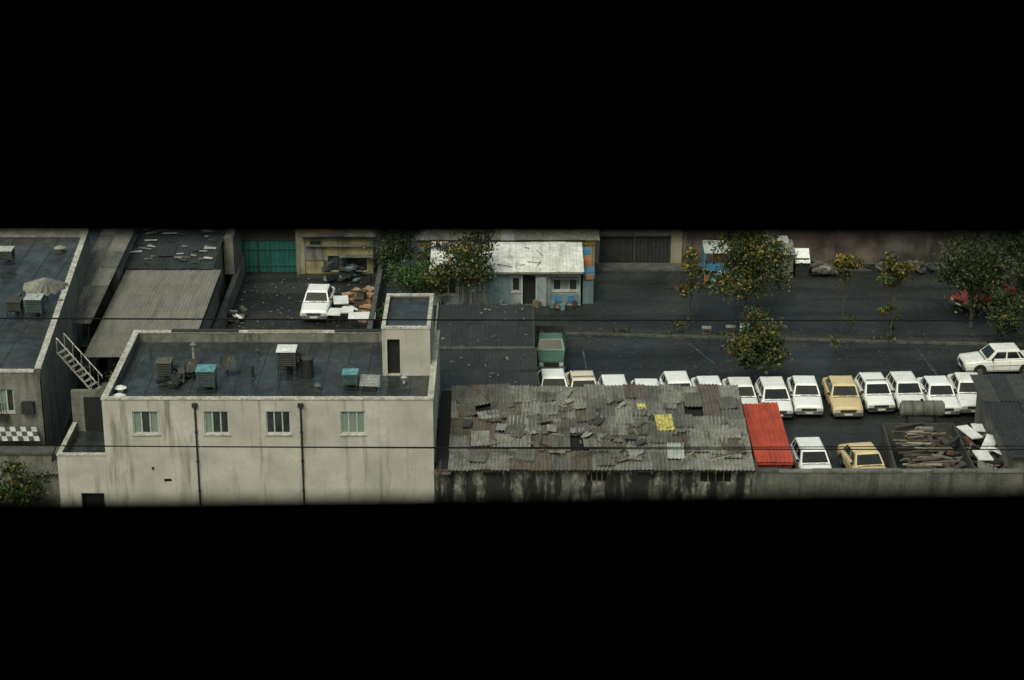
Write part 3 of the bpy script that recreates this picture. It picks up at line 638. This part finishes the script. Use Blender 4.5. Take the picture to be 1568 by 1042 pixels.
for (x,y,z,a,l,ww) in [(23.2,97.6,1.5,.5,1.3,.7),(23.9,96.2,1.5,-.4,1.5,.6),(23.3,94.9,1.4,.2,.9,.8),(23.8,98.4,1.4,.1,.7,.6),(24.1,95.2,1.5,.8,.8,.4)]:
    w.box(x-ww/2,x+ww/2,y-l/2,y+l/2,z,z+.06,'white',rz=a,rx=.15,ry=.1)
w.done('rubbish_heap')
mb=MB(); mb.cyl((20.2,100.2,1.75),(22.3,100.2,1.75),.42,.42,'tin2',18); mb.cyl((20.12,100.2,1.75),(20.2,100.2,1.75),.3,.42,'tin3',18); mb.cyl((22.3,100.2,1.75),(22.38,100.2,1.75),.42,.3,'tin3',18)
for x in(20.7,21.25,21.8): mb.cyl((x-.03,100.2,1.75),(x+.03,100.2,1.75),.435,.435,'tin4',18)
for x in(20.5,22.0): mb.box(x-.04,x+.04,99.9,100.5,0,1.4,'dark')
mb.cyl((21.2,100.2,2.15),(21.2,100.2,2.28),.08,.08,'dark'); mb.done('water_tank')
B=group('corner_shed'); w=MB(); sheet_roof(w,23.9,40,92.0,2.6,101.4,3.1,.9,3.1,['dk1','dk2','tin4'],90,jz=.01,jr=.006,pitch=.2); w.done('roof',B)
w=MB(); w.box(24.2,40,92.3,101,0,2.5,'plaster_old'); w.done('walls',B)

# ------------------------------------------------------------------ vehicles
def lerp(a,b,t): return a+(b-a)*t
def car_mesh(paint,hatch=False,rack=False):
    mb=MB()
    if hatch: st=[(-1.86,.38,.66,.66),(-1.80,.25,.80,.75),(-.95,.22,.92,.79),(1.5,.22,.94,.79),(1.74,.25,.92,.76),(1.80,.38,.80,.70)]
    else: st=[(-2.12,.38,.68,.68),(-2.05,.25,.79,.76),(-1.0,.22,.90,.80),(1.2,.22,.92,.80),(2.02,.25,.86,.77),(2.10,.38,.74,.70)]
    rings=[]
    for (y,zb,zt,w_) in st:
        rings.append([(-w_+.06,y,zb),(-w_-.01,y,zb+.12),(-w_-.03,y,(zb+zt)/2+.05),(-w_,y,zt-.09),(-w_+.10,y,zt-.01),(-w_*.45,y,zt+.02),
                      (w_*.45,y,zt+.02),(w_-.10,y,zt-.01),(w_,y,zt-.09),(w_+.03,y,(zb+zt)/2+.05),(w_+.01,y,zb+.12),(w_-.06,y,zb)])
    n=12; pts=[p for r in rings for p in r]; fs=[]
    for j in range(len(rings)-1):
        for i in range(n): fs.append((j*n+i,(j+1)*n+i,(j+1)*n+(i+1)%n,j*n+(i+1)%n))
    fs.append(tuple(range(n))); o=(len(rings)-1)*n; fs.append(tuple(o+i for i in range(n-1,-1,-1)))
    mb.add(pts,fs,paint)
    if hatch: yb0,yb1,yt0,yt1=-.98,1.62,-.38,1.30
    else: yb0,yb1,yt0,yt1=-.92,1.38,-.42,.92
    wb,wt,zb,zt=.75,.60,.90,1.38
    A=[(-wb,yb0,zb),(wb,yb0,zb),(wb,yb1,zb),(-wb,yb1,zb)]; T=[(-wt,yt0,zt),(wt,yt0,zt),(wt,yt1,zt),(-wt,yt1,zt)]
    gx=[-1,-.85,0,.85,1]; gy=[0,.08,.5,.92,1]
    pr=[];
    for j,gv in enumerate(gy):
        for i,gu in enumerate(gx):
            hh=(0 if (i in(0,4) or j in(0,4)) else .035)+(.015 if i==2 and j==2 else 0)
            pr.append((gu*wt,lerp(yt0,yt1,gv),zt+hh))
    mb.add(pr,[(j*5+i,j*5+i+1,(j+1)*5+i+1,(j+1)*5+i) for j in range(4) for i in range(4)],paint)
    quads=[(A[0],A[1],T[1],T[0]),(A[1],A[2],T[2],T[1]),(A[2],A[3],T[3],T[2]),(A[3],A[0],T[0],T[3])]
    for q in quads: mb.face(q,paint)
    def panel(q,u0,u1,v0,v1,key,off=.006):
        q=[Vector(p) for p in q]; nn=(q[1]-q[0]).cross(q[3]-q[0]).normalized()*off
        f=lambda u,v: tuple((q[0].lerp(q[1],u)).lerp(q[3].lerp(q[2],u),v)+nn)
        mb.face([f(u0,v0),f(u1,v0),f(u1,v1),f(u0,v1)],key)
    panel(quads[0],.05,.95,.10,.90,'cglass'); panel(quads[2],.07,.93,.14,.88,'cglass')
    for q,fl in((quads[1],0),(quads[3],1)):
        segs=[(.10,.44),(.48,.82),(.85,.94)] if not hatch else [(.10,.42),(.46,.76),(.80,.93)]
        for a,b in segs:
            if fl: a,b=1-b,1-a
            panel(q,a,b,.16,.86,'cglass')
    yf=st[0][0]; yr=st[-1][0]
    mb.box(-.76,.76,yf-.09,yf+.10,.36,.48,'trim' if hatch else 'chrome'); mb.box(-.76,.76,yr-.10,yr+.09,.36,.48,'trim' if hatch else 'chrome')
    mb.box(-.42,.42,yf-.02,yf+.05,.50,.64,'trim')
    for s in(-1,1):
        mb.box(s*.57-.12,s*.57+.12,yf-.025,yf+.08,.50,.65,'lamp'); mb.box(s*.70-.02+(-.02*s),s*.70+.04,yf+.0,yf+.12,.52,.62,'amber')
        mb.box(s*.58-.12,s*.58+.12,yr-.06,yr+.015,.56,.70,'pred'); mb.box(s*.84-.07,s*.84+.07,yb0+.25,yb0+.33,.92,1.03,'trim')
        for yy in((-1.28,1.25) if not hatch else (-1.15,1.12)):
            mb.cyl((s*.815,yy,.32),(s*.836,yy,.32),.37,.37,'trim',18); mb.cyl((s*.64,yy,.29),(s*.85,yy,.29),.29,.29,'rubber',18); mb.cyl((s*.85,yy,.29),(s*.858,yy,.29),.17,.15,'chrome',12)
        mb.box(s*.829-.004,s*.829+.004,yb0+.2,yb1-.3,.58,.61,'trim')
        for yy in(-.55,.35): mb.box(s*.80+s*.022-.008,s*.80+s*.022+.008,yy-.006,yy+.006,.36,.86,'trim')
    mb.box(-.22,.22,yf-.10,yf-.091,.37,.47,'plate')
    for s in(-.35,.15): mb.box(s,s+.38,yb0-.03,yb0-.005,.925,.94,'trim',rz=.08)
    mb.box(-.66,.66,yb0-.12,yb0-.06,.918,.925,'trim')
    if rack:
        for yy in (yt0+.2,yt1-.25): mb.box(-.58,.58,yy-.02,yy+.02,zt+.09,zt+.12,'trim')
        for s in(-.5,.5):
            for yy in (yt0+.2,yt1-.25): mb.box(s-.015,s+.015,yy-.015,yy+.015,zt+.01,zt+.09,'trim')
    return mb
def put_car(mb,x,y,rz,name='parked_car',s=1.0):
    ob=mb.done(name); ob.location=(x,y,0); ob.rotation_euler=(0,0,rz); ob.scale=(s,s,s)
    bv=ob.modifiers.new('bevel','BEVEL'); bv.width=.022; bv.segments=2; bv.limit_method='ANGLE'; bv.angle_limit=math.radians(32)
    return ob
row=[(2.25,105.9,'pwhite',0),(3.85,105.6,'pcreaml',0),(5.55,104.6,'pwhite',1),(7.25,104.5,'pwhite',0),(9.0,105.2,'pwhite',1),(10.7,105.0,'pwhite',0),(12.35,104.8,'pwhite2',0),
     (14.1,104.4,'pwhite',1),(15.85,105.0,'pwhite',0),(17.85,104.8,'pcream',0),(19.65,105.2,'pwhite',1),(21.35,105.3,'pwhite2',1),(23.05,105.0,'pwhite',0),(24.75,105.3,'pwhite2',0)]
R=random.Random(5)
for i,(x,y,p,h) in enumerate(row): put_car(car_mesh(p,bool(h),i in(1,10)),x,y,math.radians(R.uniform(-1,4.5)),s=R.uniform(.96,1.02))
put_car(car_mesh('pwhite',True),15.0,96.0,math.radians(3)); put_car(car_mesh('pcream'),17.6,95.7,math.radians(8))
put_car(car_mesh('pwhite2'),27.5,110.1,math.radians(-86),s=1.03)
put_car(car_mesh('pwhite'),-11.8,120.0,math.radians(-2),s=1.04)
put_car(car_mesh('pred'),29.0,121.4,math.radians(-55)); put_car(car_mesh('pgrey'),-24.1,110.8,math.radians(2))
def truck():
    mb=MB()
    mb.box(-.78,.78,-2.5,2.5,.42,.56,'trim')
    mb.add([(-.72,-2.55,.5),(.72,-2.55,.5),(.78,-1.35,.5),(-.78,-1.35,.5),(-.68,-2.5,.95),(.68,-2.5,.95),(.76,-1.35,1.08),(-.76,-1.35,1.08)],[(0,3,2,1),(4,5,6,7),(0,1,5,4),(1,2,6,5),(2,3,7,6),(3,0,4,7)],'pgreen')
    mb.box(-.80,.80,-1.348,.1,.5,1.12,'pgreen')
    A=[(-.78,-1.34,1.12),(.78,-1.34,1.12),(.78,.08,1.12),(-.78,.08,1.12)];T=[(-.66,-.95,1.68),(.66,-.95,1.68),(.66,-.02,1.68),(-.66,-.02,1.68)]
    Q=[(A[0],A[1],T[1],T[0]),(A[1],A[2],T[2],T[1]),(A[2],A[3],T[3],T[2]),(A[3],A[0],T[0],T[3])]
    for q in Q: mb.face(q,'pgreen')
    mb.face(T,'pgreen')
    for q in Q:
        q=[Vector(p) for p in q]; nn=(q[1]-q[0]).cross(q[3]-q[0]).normalized()*.006
        f=lambda u,v: tuple((q[0].lerp(q[1],u)).lerp(q[3].lerp(q[2],u),v)+nn)
        mb.face([f(.08,.12),f(.92,.12),f(.92,.88),f(.08,.88)],'cglass')
    mb.box(-.82,.82,.2,2.5,.70,.76,'dark')
    mb.box(-.86,-.80,.2,2.5,.6,1.2,'pgreen'); mb.box(.80,.86,.2,2.5,.6,1.2,'pgreen'); mb.box(-.80,.80,.2,.26,.6,1.3,'pgreen'); mb.box(-.80,.80,2.44,2.5,.6,1.2,'dark')
    for x in(-.6,-.2,.2,.6): mb.box(x-.02,x+.02,.3,2.4,.761,.78,'tin4')
    for x in(-.83,.83): mb.box(x-.025,x+.025,.2,2.5,1.202,1.25,'trim')
    debris(mb,-.6,.6,.5,2.2,.78,10,['dark','tin4','wood4'],(.3,.8),(.1,.4),(.05,.15),9,.1,.15)
    mb.box(-.8,.8,-2.66,-2.56,.42,.56,'chrome'); mb.box(-.4,.4,-2.585,-2.53,.6,.85,'trim')
    for s in(-1,1):
        mb.box(s*.56-.11,s*.56+.11,-2.59,-2.5,.62,.82,'lamp'); mb.box(s*.9-.06,s*.9+.06,-1.2,-1.12,1.15,1.35,'trim')
        for yy in(-1.75,1.5): mb.cyl((s*.62,yy,.34),(s*.86,yy,.34),.34,.34,'rubber',18); mb.cyl((s*.86,yy,.34),(s*.87,yy,.34),.18,.16,'chrome',12)
    return mb
o=truck().done('pickup_truck'); o.location=(2.2,111.7,0); bv=o.modifiers.new('bevel','BEVEL'); bv.width=.02; bv.segments=2; bv.limit_method='ANGLE'

# ------------------------------------------------------------------ trees
def tree(name,x,y,z0,z1,r,n,leafw,seed,tr=.09,nclump=18,leaf=.11,dx=0,base=0,cs=1.0):
    R=random.Random(seed); mb=MB(); cz=(z0+z1)/2; hz=(z1-z0)/2; cl=[]
    while len(cl)<nclump:
        d=Vector((R.gauss(0,1),R.gauss(0,1),R.gauss(0,1))).normalized()*(R.random()**.42)
        cl.append(Vector((x+dx+d.x*r*.95,y+d.y*r*.95,cz+d.z*hz*.95)))
    pts=[Vector((x,y,base))]; top=Vector((x+dx*.8,y,z0+.7*(z1-z0))); ns=6
    for i in range(1,ns+1):
        f=i/ns; p=Vector((x,y,base)).lerp(top,f)+Vector((R.gauss(0,.06),R.gauss(0,.06),0)); pts.append(p)
    for i in range(ns):
        mb.cyl(pts[i],pts[i+1],tr*(1-.75*i/ns),tr*(1-.75*(i+1)/ns),'bark',8)
    for c in cl:
        f=R.uniform(.35,.95); idx=min(ns-1,int(f*ns)); s=pts[idx].lerp(pts[idx+1],f*ns-idx)
        if s.z>c.z: s=pts[max(1,idx-2)]
        mid=s.lerp(c,.5)+Vector((R.gauss(0,.12),R.gauss(0,.12),R.uniform(0,.2)))
        mb.cyl(s,mid,tr*.33,tr*.2,'bark',5); mb.cyl(mid,c,tr*.2,tr*.07,'bark',4)
        for q in range(3):
            e=c+Vector((R.gauss(0,.3),R.gauss(0,.3),R.gauss(.1,.25)))*r*.35; mb.cyl(mid.lerp(c,.7),e,tr*.08,tr*.03,'bark',3)
    keys=list(leafw.keys())
    per=n//nclump
    for c in cl:
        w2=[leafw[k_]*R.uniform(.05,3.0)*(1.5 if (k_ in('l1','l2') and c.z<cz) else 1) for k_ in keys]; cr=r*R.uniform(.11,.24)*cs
        for i in range(int(per*R.uniform(.4,1.6))):
            p=c+Vector((R.gauss(0,cr*1.25),R.gauss(0,cr*1.25),R.gauss(0,cr*.75)))
            a=Vector((R.gauss(0,1),R.gauss(0,1),R.gauss(0,.9))).normalized(); b=a.orthogonal().normalized(); b=Matrix.Rotation(R.uniform(0,6.28),3,a)@b; c2=a.cross(b)
            s=leaf*R.uniform(.45,1.25)
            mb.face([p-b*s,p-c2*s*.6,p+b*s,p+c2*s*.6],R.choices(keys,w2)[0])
    return mb.done(name)
mixA={'l1':6,'l2':3,'l3':1.1,'l4':.9,'l6':.15}; mixB={'l1':5.5,'l2':3,'l3':1.6,'l4':1.1,'l6':.45}; mixC={'l3':1.6,'l6':.8,'l4':2,'l2':2,'l1':2}; mixG={'l5':4,'l2':3,'l1':2.5}
mixD={'l1':8,'l2':3,'l3':.4,'l4':.5}
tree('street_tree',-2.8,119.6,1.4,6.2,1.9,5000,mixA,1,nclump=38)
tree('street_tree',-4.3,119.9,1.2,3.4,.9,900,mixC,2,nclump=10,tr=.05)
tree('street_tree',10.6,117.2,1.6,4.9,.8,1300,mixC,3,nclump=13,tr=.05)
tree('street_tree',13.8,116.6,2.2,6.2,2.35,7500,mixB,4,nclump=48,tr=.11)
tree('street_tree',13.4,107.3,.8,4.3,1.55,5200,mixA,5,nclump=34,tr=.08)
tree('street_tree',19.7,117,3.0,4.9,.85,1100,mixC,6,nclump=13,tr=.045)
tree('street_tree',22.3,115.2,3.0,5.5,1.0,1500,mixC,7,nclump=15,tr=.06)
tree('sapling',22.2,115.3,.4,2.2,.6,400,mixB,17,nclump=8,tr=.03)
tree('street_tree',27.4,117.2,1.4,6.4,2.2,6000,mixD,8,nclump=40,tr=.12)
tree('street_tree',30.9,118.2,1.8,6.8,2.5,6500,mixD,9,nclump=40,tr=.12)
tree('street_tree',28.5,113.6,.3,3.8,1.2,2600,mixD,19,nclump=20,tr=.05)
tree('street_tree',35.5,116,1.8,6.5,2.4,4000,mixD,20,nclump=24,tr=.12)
tree('sapling',10.2,116.0,.3,1.2,.45,260,mixC,10,nclump=6,tr=.02,leaf=.08)
tree('sapling',18.6,112.2,.3,1.6,.45,150,mixC,11,nclump=7,tr=.02,leaf=.07)
tree('sapling',20.0,115.8,.2,1.5,.4,150,mixB,12,nclump=6,tr=.02,leaf=.07)
tree('shrub',-6.0,121.6,.2,2.9,1.6,4600,mixG,13,nclump=28,tr=.05,leaf=.09)
tree('shrub',-7.2,125.5,.5,4.5,1.5,3000,mixD,14,nclump=22,tr=.06)
tree('shrub',-4.9,124.4,.5,3.5,1.0,1200,mixD,24,nclump=12,tr=.05)
tree('shrub',-6.6,117.0,.2,2.2,1.1,1900,mixD,25,nclump=14,tr=.05)
tree('shrub',-20.6,101.5,.5,3.9,.95,2000,{'l5':2,'l2':4,'l1':4,'l3':1},15,nclump=18,tr=.05,leaf=.08)
tree('shrub',-23.6,90.6,.3,2.8,1.2,2200,mixA,16,nclump=20,tr=.05)
tree('shrub',-25.5,90.2,.3,3.0,1.2,2000,mixA,18,nclump=20,tr=.05)

# ------------------------------------------------------------------ overhead cables
def cable(name,y,za,zb,sag,r=.018,x0=-45,x1=45):
    mb=MB(); n=40; P=[]
    for i in range(n+1):
        f=i/n; P.append((lerp(x0,x1,f),y,lerp(za,zb,f)-sag*4*f*(1-f)))
    for i in range(n): mb.cyl(P[i],P[i+1],r,r,'wire',5)
    return mb.done(name)
cable('overhead_cable',86,12.0,11.8,.12,.036); cable('overhead_cable',88,5.15,4.75,.15,.030); cable('overhead_cable',88.4,5.0,4.95,.3,.024)

# ------------------------------------------------------------------ tower the view is taken from (room with a long ventilation slot)
B=group('apartment_tower'); w=MB()
zt0=42.4890
W=3.2
w.add([(-W,1.6,zt0+.006),(W,1.6,zt0-.006),(W,1.68,zt0-.006),(-W,1.68,zt0+.006),(-W,1.6,44.6),(W,1.6,44.6),(W,1.68,44.6),(-W,1.68,44.6)],[(0,3,2,1),(4,5,6,7),(0,1,5,4),(1,2,6,5),(2,3,7,6),(3,0,4,7)],'towerwall')
zl=42.2635; s=.0125
w.add([(-W,1.6,zl-s*W),(W,1.6,zl+s*W),(W,1.68,zl+s*W-.09),(-W,1.68,zl-s*W-.09),(-W,1.6,40.9),(W,1.6,40.9),(W,1.68,40.9),(-W,1.68,40.9)],[(0,1,2,3),(4,7,6,5),(0,4,5,1),(1,5,6,2),(2,6,7,3),(3,7,4,0)],'towerwall')
w.done('slotted_wall',B)
w=MB(); w.box(-W,W,-5,1.6,40.9,41.2,'towerwall'); w.box(-W,W,-5,1.6,44.4,44.6,'towerwall'); w.box(-W-.2,-W,-5.2,1.68,40.9,44.6,'towerwall'); w.box(W,W+.2,-5.2,1.68,40.9,44.6,'towerwall'); w.box(-W,W,-5.2,-5,40.9,44.6,'towerwall'); w.done('room',B)
w=MB(); w.box(-10,10,-14,1.5,0,40.88,'wallfront'); w.done('lower_floors',B)

# ------------------------------------------------------------------ light
el=math.radians(52)
wd=bpy.data.worlds.new('World'); scene.world=wd; wd.use_nodes=True; nt=wd.node_tree
sky=nt.nodes.new('ShaderNodeTexSky'); sky.sky_type='NISHITA'; sky.sun_disc=False; sky.sun_elevation=el; sky.sun_rotation=math.radians(200); sky.dust_density=6; sky.air_density=1.0; sky.ozone_density=1.0
tint=nt.nodes.new('ShaderNodeMix'); tint.data_type='RGBA'; tint.blend_type='MULTIPLY'; tint.inputs['Factor'].default_value=1; tint.inputs[7].default_value=(1.06,1.10,.90,1)
nt.links.new(sky.outputs[0],tint.inputs[6])
bg=nt.nodes['Background']; bg.inputs['Strength'].default_value=.105; nt.links.new(tint.outputs[2],bg.inputs[0])
sd=bpy.data.lights.new('sun','SUN'); sd.energy=1.45; sd.angle=math.radians(25); sd.color=(1,.995,.94)
so=bpy.data.objects.new('sun',sd); scene.collection.objects.link(so); so.rotation_euler=(math.radians(38),0,math.radians(-20))

# ------------------------------------------------------------------ camera
cd=bpy.data.cameras.new('camera'); co=bpy.data.objects.new('camera',cd); scene.collection.objects.link(co)
co.location=(0,0,43); co.rotation_euler=(math.radians(69.5),0,0); cd.sensor_width=36; cd.lens=73.5; cd.clip_start=.05; cd.clip_end=4000
cd.dof.use_dof=True; cd.dof.focus_distance=112; cd.dof.aperture_fstop=4.5
scene.camera=co
scene.view_settings.view_transform='Standard'; scene.view_settings.look='None'; scene.view_settings.exposure=0
